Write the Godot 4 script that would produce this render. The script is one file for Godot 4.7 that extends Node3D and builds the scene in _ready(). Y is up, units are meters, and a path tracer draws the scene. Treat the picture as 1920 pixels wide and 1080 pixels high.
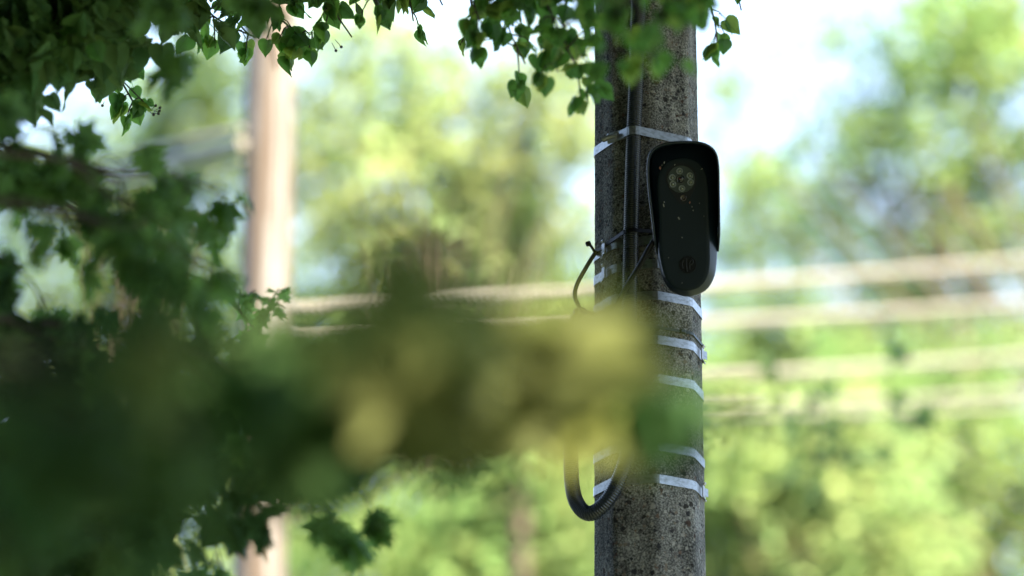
extends Node3D

# ---------------------------------------------------------------- camera frame
const EYE := Vector3(0.0, 1.6, 0.0)
const PITCH := 19.8
const FPX := 7200.0          # focal length in pixels of the 1920 px wide photograph
var ahead: Vector3
var to_sun := Vector3(0.46, 0.64, 0.61).normalized()
var above: Vector3
var rng := RandomNumberGenerator.new()
var used_names := {}

func spot(px: float, py: float, d: float) -> Vector3:      # a point of the place, d metres ahead
	return EYE + d * (ahead + Vector3.RIGHT * ((px - 960.0) / FPX) + above * ((540.0 - py) / FPX))

func seen_at(p: Vector3) -> Vector3:
	var v := p - EYE
	var d := v.dot(ahead)
	return Vector3(960.0 + v.x / d * FPX, 540.0 - v.dot(above) / d * FPX, d)

# ---------------------------------------------------------------- naming helpers
func numbered(called: String) -> String:
	var n: int = used_names.get(called, 0)
	used_names[called] = n + 1
	return called if n == 0 else "%s_%03d" % [called, n]

func tag(o: Node, label: String, category: String, group := "") -> void:
	o.set_meta("label", label)
	o.set_meta("category", category)
	if group != "":
		o.set_meta("group", group)

func thing(called: String, label: String, category: String, at := Vector3.ZERO, group := "") -> Node3D:
	var o := Node3D.new()
	o.name = numbered(called)
	add_child(o)
	o.position = at
	tag(o, label, category, group)
	return o

func piece(called: String, mesh: Mesh, mat: Material, parent: Node, at := Vector3.ZERO) -> MeshInstance3D:
	var o := MeshInstance3D.new()
	o.mesh = mesh
	if mat:
		o.material_override = mat
	if parent == self:
		o.name = numbered(called)
		add_child(o)
	else:
		var n := 0
		var key := "%d/%s" % [parent.get_instance_id(), called]
		n = used_names.get(key, 0)
		used_names[key] = n + 1
		o.name = called if n == 0 else "%s_%03d" % [called, n]
		parent.add_child(o, true)
	o.position = at
	return o

func lin(r: float, g: float, b: float) -> Color:
	return Color(r, g, b).linear_to_srgb()

func paint(c: Color, rough: float, metal := 0.0, spec := 0.5) -> StandardMaterial3D:
	var m := StandardMaterial3D.new()
	m.albedo_color = c
	m.roughness = rough
	m.metallic = metal
	m.metallic_specular = spec
	return m

# ---------------------------------------------------------------- mesh helpers
func quad(st: SurfaceTool, a: Vector3, b: Vector3, c: Vector3, d: Vector3) -> void:
	for p in [a, b, c, a, c, d]:
		st.add_vertex(p)

# a grid of points, rows x columns, as a smooth sheet; uv optional
func sheet(rows: Array, closed: bool, smooth := true, uvs: Array = []) -> ArrayMesh:
	var st := SurfaceTool.new()
	st.begin(Mesh.PRIMITIVE_TRIANGLES)
	sheet_into(st, rows, closed, smooth, uvs)
	st.generate_normals()
	return st.commit()

func sheet_into(st: SurfaceTool, rows: Array, closed: bool, smooth := true, uvs: Array = []) -> void:
	st.set_smooth_group(0 if smooth else -1)
	for i in rows.size() - 1:
		var r0: PackedVector3Array = rows[i]
		var r1: PackedVector3Array = rows[i + 1]
		var n := r0.size()
		for j in (n if closed else n - 1):
			var k := (j + 1) % n
			var q := [r0[j], r1[j], r1[k], r0[j], r1[k], r0[k]]
			var w := [[i, j], [i + 1, j], [i + 1, j + 1], [i, j], [i + 1, j + 1], [i, j + 1]]
			for s in 6:
				if uvs.size():
					st.set_uv(uvs[w[s][0]][w[s][1]])
				st.add_vertex(q[s])

func frame_along(pts: PackedVector3Array) -> Array:        # per point: [side, up]
	var out := []
	var side := Vector3.RIGHT
	for i in pts.size():
		var t := (pts[mini(i + 1, pts.size() - 1)] - pts[maxi(i - 1, 0)]).normalized()
		side = side - t * side.dot(t)
		if side.length() < 0.05:
			side = t.cross(Vector3.FORWARD)
		side = side.normalized()
		out.append([side, t.cross(side).normalized()])
	return out

func tube_into(st: SurfaceTool, pts: PackedVector3Array, radii: PackedFloat32Array, sides: int, capped := true) -> void:
	var fr := frame_along(pts)
	var rows := []
	for i in pts.size():
		var ring := PackedVector3Array()
		for j in sides:
			var a := TAU * j / sides
			ring.append(pts[i] + (fr[i][0] * cos(a) + fr[i][1] * sin(a)) * radii[i])
		rows.append(ring)
	sheet_into(st, rows, true)
	if capped:
		st.set_smooth_group(-1)
		for e in [0, pts.size() - 1]:
			for j in sides:
				var k := (j + 1) % sides
				var tri := [pts[e], rows[e][j], rows[e][k]] if e == 0 else [pts[e], rows[e][k], rows[e][j]]
				for p in tri:
					st.add_vertex(p)

func tube(pts: PackedVector3Array, radii: PackedFloat32Array, sides: int) -> ArrayMesh:
	var st := SurfaceTool.new()
	st.begin(Mesh.PRIMITIVE_TRIANGLES)
	tube_into(st, pts, radii, sides)
	st.generate_normals()
	return st.commit()

func curve_through(pts: Array, step: float) -> PackedVector3Array:
	var c := Curve3D.new()
	c.bake_interval = step
	for i in pts.size():
		var t: Vector3 = (pts[mini(i + 1, pts.size() - 1)] - pts[maxi(i - 1, 0)]) / 6.0
		c.add_point(pts[i], -t, t)
	return c.get_baked_points()

func evenly(v: float, n: int) -> PackedFloat32Array:
	var a := PackedFloat32Array()
	a.resize(n)
	a.fill(v)
	return a

func tapered(r0: float, r1: float, n: int) -> PackedFloat32Array:
	var a := PackedFloat32Array()
	for i in n:
		a.append(lerpf(r0, r1, float(i) / maxi(1, n - 1)))
	return a

func block_into(st: SurfaceTool, at: Transform3D, size: Vector3, bevel: float) -> void:
	# a box with bevelled edges: three stacked rounded outlines
	var rows := []
	var h := size / 2.0
	for lvl in [[-h.z, bevel], [-h.z + bevel, 0.0], [h.z - bevel, 0.0], [h.z, bevel]]:
		var ring := PackedVector3Array()
		var x: float = h.x - lvl[1]
		var y: float = h.y - lvl[1]
		for c in [[x - bevel, y], [x, y - bevel], [x, -y + bevel], [x - bevel, -y], [-x + bevel, -y], [-x, -y + bevel], [-x, y - bevel], [-x + bevel, y]]:
			ring.append(at * Vector3(c[0], c[1], lvl[0]))
		rows.append(ring)
	sheet_into(st, rows, true, false)
	for e in [0, 3]:
		var mid := at * Vector3(0, 0, -h.z if e == 0 else h.z)
		for j in 8:
			st.add_vertex(mid)
			st.add_vertex(rows[e][(j + 1) % 8] if e == 3 else rows[e][j])
			st.add_vertex(rows[e][j] if e == 3 else rows[e][(j + 1) % 8])

func flat_fan(st: SurfaceTool, mid: Vector3, ring: PackedVector3Array) -> void:
	for j in ring.size():
		st.add_vertex(mid)
		st.add_vertex(ring[j])
		st.add_vertex(ring[(j + 1) % ring.size()])

# ---------------------------------------------------------------- leaves
var linden_leaf := []
var maple_leaf := []

func make_leaf(outline: Array, centre_line: Array, fold: float, droop: float, twist: float, petiole: float) -> ArrayMesh:
	# outline: points of the right half from the notch to the tip; the midrib points lie on x = 0
	var st := SurfaceTool.new()
	st.begin(Mesh.PRIMITIVE_TRIANGLES)
	st.set_smooth_group(0)
	var bend := func(x: float, y: float) -> Vector3:
		var z := -fold * absf(x) - droop * y * y + twist * x * y + 0.04 * sin(x * 9.0 + y * 7.0)
		return Vector3(x, y + petiole, z)
	for s in [1.0, -1.0]:
		var k := 0
		for i in outline.size() - 1:
			var a: Vector2 = outline[i]
			var b: Vector2 = outline[i + 1]
			var tri := [Vector2(0, centre_line[k]), a, b]
			for p in tri:
				st.add_vertex(bend.call(p.x * s, p.y))
			if k + 1 < centre_line.size() and b.y > centre_line[k]:
				for p in [Vector2(0, centre_line[k]), b, Vector2(0, centre_line[k + 1])]:
					st.add_vertex(bend.call(p.x * s, p.y))
				k += 1
	# stalk
	var w := 0.018
	for d in [Vector3(w, 0, 0), Vector3(0, 0, w)]:
		quad(st, -d, d, Vector3(0, petiole + 0.02, 0) + d, Vector3(0, petiole + 0.02, 0) - d)
	st.generate_normals()
	return st.commit()

func make_leaves() -> void:
	var heart := [Vector2(0, 0.0), Vector2(0.16, -0.09), Vector2(0.33, -0.06), Vector2(0.45, 0.08), Vector2(0.47, 0.27), Vector2(0.40, 0.48), Vector2(0.27, 0.66), Vector2(0.11, 0.84), Vector2(0.0, 1.0)]
	var lobed := [Vector2(0, -0.01), Vector2(0.17, -0.10), Vector2(0.40, -0.16), Vector2(0.34, 0.02), Vector2(0.44, 0.12), Vector2(0.68, 0.30), Vector2(0.50, 0.34), Vector2(0.30, 0.40), Vector2(0.30, 0.56), Vector2(0.34, 0.74), Vector2(0.16, 0.70), Vector2(0.0, 1.0)]
	for v in [[0.25, 0.10, 0.1], [0.45, 0.25, -0.2], [0.1, 0.35, 0.25], [0.6, 0.05, 0.0]]:
		linden_leaf.append(make_leaf(heart, [0.06, 0.3, 0.55, 0.8], v[0], v[1], v[2], 0.45))
		maple_leaf.append(make_leaf(lobed, [0.15, 0.45, 0.7], v[0], v[1] + 0.1, v[2], 0.5))

func leaf_paint(r: float, g: float, b: float, tr: float, tg: float, tb: float, rough := 0.62) -> StandardMaterial3D:
	# reflected colour, and the colour of the light that comes through
	var m := paint(lin(r, g, b), rough, 0.0, 0.22)
	m.backlight_enabled = true
	m.backlight = lin(tr * 2.0, tg * 2.0, tb * 2.0)
	return m

func leaf_basis(tip: Vector3, face: Vector3, size: float) -> Basis:
	var y := tip.normalized()
	var z := (face - y * face.dot(y)).normalized()
	return Basis(y.cross(z) * size, y * size, z * size)

func scatter_dir() -> Vector3:
	return Vector3(rng.randfn(), rng.randfn(), rng.randfn()).normalized()

# A bough: one mesh of twigs whose children are its leaves, each a mesh of its own.
func bough(tree: Node3D, way: Array, n: int, size: float, spread: float, meshes: Array, mats: Array, bark: Material, thick := 0.005, tail := 0.25) -> MeshInstance3D:
	var path := curve_through(way, 0.03)
	var st := SurfaceTool.new()
	st.begin(Mesh.PRIMITIVE_TRIANGLES)
	tube_into(st, path, tapered(thick, 0.0012, path.size()), 6)
	var spots := []
	var left := n
	while left > 0:
		var f := tail + (1.0 - tail) * pow(rng.randf(), 0.8)
		var at: Vector3 = path[clampi(int(f * (path.size() - 1)), 0, path.size() - 1)]
		var go := (scatter_dir() + Vector3(0, -0.5, 0)).normalized() * spread * rng.randf_range(0.35, 1.0)
		var end := at + go
		var mid := at.lerp(end, 0.5) + Vector3(0, spread * 0.12, 0)
		tube_into(st, curve_through([at, mid, end], 0.04), tapered(0.0016, 0.0008, curve_through([at, mid, end], 0.04).size()), 4)
		for k in mini(left, rng.randi_range(2, 4)):
			spots.append([at.lerp(end, 0.45 + 0.55 * rng.randf()) + Vector3(0, spread * 0.05, 0), go])
			left -= 1
	st.generate_normals()
	var b := piece("branch", st.commit(), bark, tree)
	for s in spots:
		var tip: Vector3 = (s[1] as Vector3).normalized() * 0.6 + scatter_dir() * 0.75 + Vector3(0, -1.2, 0)
		var face := scatter_dir() * 0.9 + Vector3(0, 0.35, 0.75)
		var o := piece("leaf", meshes[rng.randi() % meshes.size()], mats[rng.randi() % mats.size()], b)
		o.transform = Transform3D(leaf_basis(tip, face, size * rng.randf_range(0.6, 1.1)), s[0])
	return b

func one_leaf(b: Node3D, at: Vector3, tip: Vector3, face: Vector3, size: float, mesh: Mesh, mat: Material) -> void:
	var o := piece("leaf", mesh, mat, b)
	o.transform = Transform3D(leaf_basis(tip, face, size), at)

# a sprig of several leaves, the unit that crowns too far or too dense to count are made of
func sprig(meshes: Array, count: int, reach: float, size: float, hang: float) -> ArrayMesh:
	var st := SurfaceTool.new()
	st.begin(Mesh.PRIMITIVE_TRIANGLES)
	for i in count:
		var at := scatter_dir() * reach * pow(rng.randf(), 0.5)
		var tip := scatter_dir() + at.normalized() * 0.6 + Vector3(0, -hang, 0)
		st.append_from(meshes[i % meshes.size()], 0, Transform3D(leaf_basis(tip, scatter_dir() + Vector3(0, 0.9, 0), size * rng.randf_range(0.75, 1.2)), at))
	return st.commit()

func mass(called: String, mesh: Mesh, mat: Material, places: Array, tints: Array, parent: Node) -> MultiMeshInstance3D:
	var mm := MultiMesh.new()
	mm.transform_format = MultiMesh.TRANSFORM_3D
	mm.use_colors = true
	mm.mesh = mesh
	mm.instance_count = places.size()
	for i in places.size():
		mm.set_instance_transform(i, places[i])
		mm.set_instance_color(i, tints[i])
	var o := MultiMeshInstance3D.new()
	o.multimesh = mm
	o.material_override = mat
	o.name = called
	parent.add_child(o, true)
	o.set_meta("kind", "stuff")
	return o

func turned(scale: float) -> Basis:
	return Basis(scatter_dir(), rng.randf() * TAU).scaled(Vector3.ONE * scale)

# ---------------------------------------------------------------- the scene
func _ready() -> void:
	rng.seed = 20417
	ahead = Vector3(0, sin(deg_to_rad(PITCH)), -cos(deg_to_rad(PITCH)))
	above = Vector3(0, cos(deg_to_rad(PITCH)), sin(deg_to_rad(PITCH)))

	var lens := CameraAttributesPhysical.new()
	lens.frustum_focal_length = 160.0
	lens.frustum_near = 0.1
	lens.frustum_far = 900.0
	lens.frustum_focus_distance = 6.2
	lens.exposure_aperture = 2.6
	var cam := Camera3D.new()
	cam.name = "camera"
	add_child(cam)
	cam.position = EYE
	cam.rotation_degrees = Vector3(PITCH, 0, 0)
	cam.attributes = lens
	cam.fov = rad_to_deg(2.0 * atan(540.0 / FPX))
	cam.near = 0.1
	cam.far = 900.0

	var sky_look := ProceduralSkyMaterial.new()
	sky_look.sky_top_color = lin(0.30, 0.48, 0.82)
	sky_look.sky_horizon_color = lin(0.60, 0.76, 1.0)
	sky_look.sky_curve = 0.4
	sky_look.ground_bottom_color = lin(0.05, 0.06, 0.03)
	sky_look.ground_horizon_color = lin(0.12, 0.14, 0.09)
	sky_look.sun_angle_max = 25.0
	var env := Environment.new()
	env.background_mode = Environment.BG_SKY
	env.sky = Sky.new()
	env.sky.sky_material = sky_look
	env.background_energy_multiplier = 0.42
	env.tonemap_mode = Environment.TONE_MAPPER_LINEAR
	env.tonemap_exposure = 7.6
	env.sdfgi_enabled = true
	env.ssao_enabled = true
	env.ssil_enabled = true
	var world := WorldEnvironment.new()
	world.name = "world"
	world.environment = env
	add_child(world)

	var sun := DirectionalLight3D.new()
	sun.name = "sun"
	add_child(sun)
	sun.look_at_from_position(Vector3.ZERO, -to_sun)
	sun.light_color = Color(1.0, 0.95, 0.86)
	sun.light_energy = 1.6
	sun.light_angular_distance = 0.5
	sun.shadow_enabled = true

	make_leaves()
	build_ground()
	build_far_trees()
	build_overhead_line()
	build_concrete_pole()
	build_fittings()
	build_device()
	build_linden()
	build_maple()
	build_sapling()

# ---------------------------------------------------------------- ground
func build_ground() -> void:
	var st := SurfaceTool.new()
	st.begin(Mesh.PRIMITIVE_TRIANGLES)
	var hills := FastNoiseLite.new()
	hills.seed = 4
	hills.frequency = 0.02
	var rows := []
	for i in 61:
		var row := PackedVector3Array()
		for j in 61:
			var u := (i - 30) / 30.0
			var v := (j - 30) / 30.0
			var p := Vector3(signf(v) * v * v * 700.0, 0, signf(u) * u * u * 700.0)
			p.y = hills.get_noise_2d(p.x, p.z) * minf(0.4, p.length() * 0.01)
			row.append(p)
		rows.append(row)
	sheet_into(st, rows, false)
	st.generate_normals()
	var m := paint(Color.WHITE, 0.95)
	var n := NoiseTexture2D.new()
	n.noise = FastNoiseLite.new()
	n.noise.seed = 9
	n.noise.frequency = 0.03
	n.seamless = true
	var ramp := Gradient.new()
	ramp.colors = PackedColorArray([lin(0.035, 0.045, 0.02), lin(0.06, 0.075, 0.03), lin(0.08, 0.08, 0.06)])
	ramp.offsets = PackedFloat32Array([0.2, 0.6, 0.95])
	n.color_ramp = ramp
	m.albedo_texture = n
	m.uv1_triplanar = true
	m.uv1_world_triplanar = true
	m.uv1_scale = Vector3.ONE * 0.35
	var g := piece("ground", st.commit(), m, self)
	g.set_meta("kind", "structure")
	g.set_meta("label", "grassy ground under the poles and the trees")

# ---------------------------------------------------------------- trees in the distance
func far_tree(called: String, label: String, d: float, trunk_px: float, top_py: float, tone: Color, blobs: Array, sprigs: Array, mat: Material, bark: Material, lean := 0.0, wide := 0.16, limb_wide := 0.02) -> void:
	var top := spot(trunk_px, top_py, d)
	var base := Vector3(top.x - lean, 0.0, top.z)
	var t := thing(called, label, "tree", base, "trees in the sun beyond the poles")
	var mid := base.lerp(top, 0.5) + Vector3(rng.randf_range(-0.25, 0.25), 0, rng.randf_range(-0.3, 0.3))
	var way := curve_through([Vector3.ZERO, mid - base, top - base], 0.4)
	piece("trunk", tube(way, tapered(wide, wide * 0.3, way.size()), 10), bark, t)
	var places := []
	var tints := []
	var all := blobs.duplicate()
	for k in 9:      # boughs outside the frame: the crown goes on round and below
		var a := TAU * k / 9.0
		all.append([trunk_px + 900.0 * cos(a) * (1.0 + 0.3 * rng.randf()), top_py + 620.0 + 600.0 * rng.randf(), 230.0 + 120.0 * rng.randf(), 0.55, d * 0.075 * sin(a)])
	for b in all:
		var r: float = b[2] / FPX * d
		var back: float = b[4] if b.size() > 4 else rng.randf_range(-0.4, 0.4)
		var c := spot(b[0], b[1], d + back)
		var bough_n := way[clampi(int(way.size() * clampf((c.y - 1.0) / top.y - 0.12, 0.25, 0.97)), 0, way.size() - 1)]
		var limb := curve_through([bough_n, (bough_n + c - base) * 0.5 + Vector3(0, -0.1, 0), c - base], 0.2)
		piece("limb", tube(limb, tapered(limb_wide, minf(0.008, limb_wide * 0.5), limb.size()), 6), bark, t)
		var mood := rng.randf_range(0.82, 1.22)
		var n := int(115.0 * r * r / 0.5 * float(b[3]))
		for i in n:
			var q := scatter_dir() * r * pow(rng.randf(), 0.45)
			q.y *= 0.85
			places.append(Transform3D(turned(rng.randf_range(0.7, 1.25)), c - base + q))
			var v := mood * rng.randf_range(0.72, 1.28)
			var warm := rng.randf_range(0.86, 1.16)
			tints.append(Color(tone.r * v * warm, tone.g * v, tone.b * v))
	mass("crown", sprigs[rng.randi() % sprigs.size()], mat, places, tints, t)

func build_far_trees() -> void:
	var mat := leaf_paint(1, 1, 1, 0.5, 0.5, 0.5, 0.5)
	mat.albedo_color = Color.WHITE
	mat.vertex_color_use_as_albedo = true
	var bark := paint(lin(0.085, 0.06, 0.045), 0.9)
	var sprigs := [sprig(linden_leaf, 8, 0.17, 0.085, 0.3), sprig(maple_leaf, 7, 0.18, 0.10, 0.4)]
	var gold := Color(0.36, 0.44, 0.19)
	var lime := Color(0.27, 0.385, 0.135)
	var mid := Color(0.21, 0.30, 0.11)
	var deep := Color(0.22, 0.33, 0.13)
	far_tree("broadleaf_tree", "tall airy tree reaching the top right corner with sky showing through its boughs", 31.0, 2010.0, 40.0, lime,
		[[1820, 110, 150, 0.9], [1720, 250, 150, 0.8], [1890, 290, 150, 0.8], [1800, 420, 150, 0.7], [1650, 370, 110, 0.35], [1900, 60, 120, 0.8], [1640, 210, 80, 0.4], [1900, 480, 110, 0.7], [1760, 50, 140, 0.7], [1600, 90, 90, 0.35], [1560, 260, 70, 0.35], [1570, 440, 100, 0.6], [1700, 510, 130, 0.8], [1470, 310, 70, 0.35], [1420, 70, 60, 0.3], [1490, 180, 60, 0.3], [1370, 230, 50, 0.35], [1545, 40, 70, 0.35], [1400, 150, 60, 0.4], [1340, 90, 40, 0.4], [1470, 400, 70, 0.5], [1380, 330, 60, 0.5], [1530, 320, 60, 0.5], [1590, 170, 60, 0.4], [1620, 300, 70, 0.5]], sprigs, mat, bark)
	far_tree("broadleaf_tree", "bright yellow-green tree low beside the right edge of the concrete pole", 27.0, 1490.0, 860.0, gold.lerp(lime, 0.5),
		[[1440, 900, 190, 1.0], [1590, 850, 170, 1.0], [1520, 1050, 210, 1.0], [1370, 1010, 180, 1.0], [1360, 830, 120, 0.8], [1650, 1010, 170, 1.0]], sprigs, mat, bark, 0.3, 0.2)
	far_tree("broadleaf_tree", "bushy lime green tree filling the bottom right corner", 29.0, 1800.0, 620.0, lime,
		[[1750, 830, 180, 1.0], [1880, 960, 200, 1.0], [1720, 1010, 200, 1.0], [1880, 720, 130, 0.9], [1600, 740, 150, 0.9], [1770, 690, 110, 0.8]], sprigs, mat, bark)
	far_tree("broadleaf_tree", "darker green tree behind the four pale cables on the right", 38.0, 1560.0, 560.0, mid,
		[[1390, 660, 140, 0.9], [1530, 640, 140, 0.9], [1690, 640, 130, 0.9], [1450, 740, 160, 1.0], [1640, 730, 160, 1.0], [1830, 640, 120, 0.8], [1390, 560, 70, 0.5], [1500, 560, 50, 0.5]], sprigs, mat, bark)
	far_tree("broadleaf_tree", "pale yellow-green tree with round sky gaps left of the camera housing", 30.0, 800.0, 330.0, gold,
		[[900, 300, 150, 0.8], [1030, 230, 120, 0.7], [760, 260, 160, 0.8], [650, 350, 180, 0.9], [830, 460, 180, 0.9], [1030, 420, 60, 0.6], [1080, 290, 60, 0.6], [620, 150, 110, 0.5], [900, 170, 100, 0.6], [760, 130, 90, 0.6], [660, 50, 130, 0.6], [1020, 110, 110, 0.6], [860, 60, 90, 0.35], [1090, 160, 90, 0.5], [940, 420, 100, 0.7], [560, 260, 120, 0.7], [1085, 390, 90, 0.6], [990, 340, 90, 0.7], [1090, 240, 70, 0.6]], sprigs, mat, bark)
	far_tree("broadleaf_tree", "fresh green tree at the foot of the picture under the hose loop", 27.0, 980.0, 700.0, lime,
		[[980, 900, 180, 1.0], [1070, 1010, 180, 1.0], [880, 1040, 190, 1.0], [740, 990, 170, 0.9], [1000, 780, 150, 0.9], [620, 1060, 170, 0.8]], sprigs, mat, bark)
	far_tree("broadleaf_tree", "olive green tree behind the yellow leaves in the middle", 36.0, 900.0, 420.0, mid,
		[[700, 580, 190, 0.8], [880, 600, 190, 0.9], [1050, 560, 140, 0.9], [960, 500, 130, 0.8], [620, 720, 180, 0.8], [800, 760, 180, 0.9]], sprigs, mat, bark)
	far_tree("broadleaf_tree", "shaded green tree behind the maple leaves left of the wooden pole", 34.0, 260.0, 330.0, mid,
		[[350, 400, 170, 0.7], [200, 470, 170, 0.6], [420, 560, 160, 0.8], [60, 620, 180, 0.7], [250, 660, 190, 0.9], [60, 450, 110, 0.5], [330, 300, 110, 0.9], [150, 300, 120, 0.6], [310, 200, 110, 0.7], [410, 110, 130, 0.7], [60, 360, 110, 0.6], [230, 380, 120, 0.9], [420, 260, 110, 0.9]], sprigs, mat, bark)
	far_tree("broadleaf_tree", "light green tree low behind the bottom of the wooden pole", 30.0, 560.0, 690.0, lime,
		[[450, 800, 170, 0.8], [600, 830, 150, 0.8], [250, 850, 150, 0.6], [500, 1040, 130, 0.8], [100, 900, 160, 0.6], [250, 1070, 120, 0.6]], sprigs, mat, bark)
	far_tree("broadleaf_tree", "tree off to the right whose dark bough tips hang before the lowest cables", 14.0, 3500.0, 250.0, Color(0.06, 0.11, 0.04),
		[[1495, 735, 30, 2.0], [1515, 810, 34, 2.6], [1535, 860, 24, 2.0], [1660, 775, 28, 2.4]], sprigs, mat, bark, 0.0, 0.16, 0.004)
	far_tree("broadleaf_tree", "thin distant tree against the white sky right of the camera housing", 44.0, 1440.0, 500.0, deep,
		[[1400, 440, 90, 0.7], [1420, 350, 85, 0.5], [1530, 370, 60, 0.5], [1590, 420, 60, 0.5], [1400, 310, 45, 0.35], [1360, 470, 60, 0.6], [1600, 480, 60, 0.5], [1500, 500, 60, 0.7], [1650, 530, 60, 0.6], [1340, 170, 40, 0.4]], sprigs, mat, bark)

# ---------------------------------------------------------------- wooden pole and cables
func build_overhead_line() -> void:
	var d := 12.0
	var top := spot(492, -500, d)
	var foot := spot(499, 540, d)
	var base := Vector3(foot.x, 0, foot.z)
	var wood := paint(Color.WHITE, 0.85)
	wood.albedo_texture = wood_print()
	var r := 0.079
	var poles := []
	for k in 2:
		var at := base if k == 0 else Vector3(11.0, 0.0, -20.5)
		var t := thing("wooden_utility_pole", ["weathered wooden utility pole with pale and orange grain standing behind the maple leaves", "second wooden utility pole that carries the far ends of the cables"][k], "utility pole", at, "wooden utility poles")
		var rows := []
		var uvs := []
		var h := top.y + 0.6
		for i in 25:
			var y := h * i / 24.0
			var ring := PackedVector3Array()
			var uv := PackedVector2Array()
			for j in 25:
				var a := TAU * j / 24.0
				var rr := r * (1.12 - 0.16 * y / h) * (1.0 + 0.03 * sin(a * 3.0 + 1.0) + 0.02 * sin(a * 7.0))
				ring.append(Vector3(sin(a) * rr, y, cos(a) * rr))
				uv.append(Vector2(j / 24.0, y / 2.4))
			rows.append(ring)
			uvs.append(uv)
		piece("shaft", sheet(rows, false, true, uvs), wood, t)
		var st := SurfaceTool.new()
		st.begin(Mesh.PRIMITIVE_TRIANGLES)
		st.set_smooth_group(-1)
		var rim: PackedVector3Array = rows[24]
		rim.remove_at(24)
		rim.reverse()
		flat_fan(st, Vector3(0, h + 0.03, 0), rim)
		st.generate_normals()
		piece("cap", st.commit(), paint(lin(0.2, 0.15, 0.1), 0.9), t)
		poles.append(t)
	var pale := paint(lin(0.22, 0.20, 0.16), 0.5)
	# each cable: height row at the wooden pole, row at the right edge, depth there, thickness, label
	var list := [
		[585, 484, 21.0, 0.024, "uppermost of the pale overhead cables crossing behind the camera housing"],
		[640, 562, 21.0, 0.022, "second pale overhead cable from the top, just under the bottom of the camera housing"],
		[744, 660, 19.5, 0.020, "third pale overhead cable from the top, right of the middle steel bands"],
		[790, 728, 20.5, 0.016, "upper strand of the lowest pair of pale overhead cables"],
		[800, 752, 20.5, 0.012, "thin lower strand of the lowest pair of pale overhead cables"],
	]
	for c in list:
		var from := spot(538, c[0], d)
		var thru := spot(1900, c[1], c[2])
		var dir := thru - from
		var to := from + dir * 1.55
		# two strands twisted round each other
		var st := SurfaceTool.new()
		st.begin(Mesh.PRIMITIVE_TRIANGLES)
		for s in 2:
			var strand := PackedVector3Array()
			for i in 1101:
				var f := i / 1100.0
				var p := from.lerp(to, f) + Vector3(0, -0.03 * sin(PI * f), 0)
				var a := f * 620.0 + PI * s
				strand.append(p + Vector3(0, cos(a), sin(a)) * c[3] * 0.5)
			tube_into(st, strand, evenly(c[3] * 0.5, 1101), 6)
		st.generate_normals()
		var t := thing("overhead_cable", c[4], "cable", from, "overhead cables")
		piece("strands", st.commit(), pale, t, -from)
		var hook := SurfaceTool.new()
		hook.begin(Mesh.PRIMITIVE_TRIANGLES)
		block_into(hook, Transform3D(Basis.IDENTITY, Vector3(0.0, 0, 0)), Vector3(0.05, 0.05, 0.04), 0.006)
		hook.generate_normals()
		piece("clamp", hook.commit(), paint(lin(0.2, 0.2, 0.2), 0.5, 0.8), t)
	var k := 0
	for c in [[268, 342, 6.4, 0.018, "thick pale service cable running from the wooden pole to the left edge"], [240, 300, 6.8, 0.010, "thin pale service cable above the thick one left of the wooden pole"], [300, 372, 6.6, 0.006, "thinnest service cable, lowest of those left of the wooden pole"]]:
		var from := spot(455, c[0], d)
		var thru := spot(-40, c[1], 14.5)
		var way := PackedVector3Array()
		for i in 25:
			way.append(from.lerp(from + (thru - from) * 3.0, i / 24.0) + Vector3(0, -0.1 * sin(PI * i / 24.0), 0))
		var t := thing("service_cable", c[4], "cable", from, "cables on the left of the wooden pole")
		piece("strands", tube(way, evenly(c[3], 25), 8), pale, t, -from)
		k += 1

func wood_print() -> ImageTexture:
	var w := 256
	var h := 1024
	var im := Image.create(w, h, false, Image.FORMAT_RGB8)
	var a := FastNoiseLite.new()
	a.seed = 11
	a.frequency = 1.0
	var cream := lin(0.135, 0.126, 0.112)
	var orange := lin(0.090, 0.066, 0.048)
	var grey := lin(0.15, 0.143, 0.136)
	var dark := lin(0.03, 0.02, 0.014)
	for x in w:
		var u := TAU * x / w
		for y in h:
			var v := float(y) / h * TAU
			var band := a.get_noise_3d(cos(u) * 2.0, sin(u) * 2.0, sin(v) * 0.5)
			var fine := a.get_noise_3d(cos(u) * 12.0, sin(u) * 12.0, cos(v) * 1.5)
			var c := cream.lerp(orange, clampf(band * 6.0 + 0.1, 0.0, 1.0)).lerp(grey, clampf(-band * 6.0, 0.0, 1.0))
			c = c.lerp(dark, clampf(fine * 3.0 - 0.3, 0.0, 0.85))
			im.set_pixel(x, y, c)
	return ImageTexture.create_from_image(im)

# ---------------------------------------------------------------- concrete pole
const POLE_D := 6.26
const TURN := 4.8            # degrees of the ridge that nearly faces the viewer
var pole_at: Transform3D
var ref_h: float

func pole_radius(h: float) -> float:
	return 0.0888 - 0.0042 * (h - ref_h)

func octagon(angle: float, h: float, out := 0.0) -> float:
	var step := PI / 4.0
	var a := fposmod(angle - deg_to_rad(TURN), step) - step / 2.0
	return (pole_radius(h) * cos(step / 2.0) + out) / cos(a)

func on_pole(angle: float, h: float, out := 0.0) -> Vector3:   # in the pole's own axes
	var r := octagon(angle, h, out)
	return Vector3(sin(angle) * r, h, cos(angle) * r)

func height_at(angle: float, py: float) -> float:              # where a row of the view meets the pole
	var lo := 1.0
	var hi := 7.0
	for i in 40:
		var m := (lo + hi) / 2.0
		if seen_at(pole_at * on_pole(angle, m)).y > py:
			lo = m
		else:
			hi = m
	return (lo + hi) / 2.0

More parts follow.
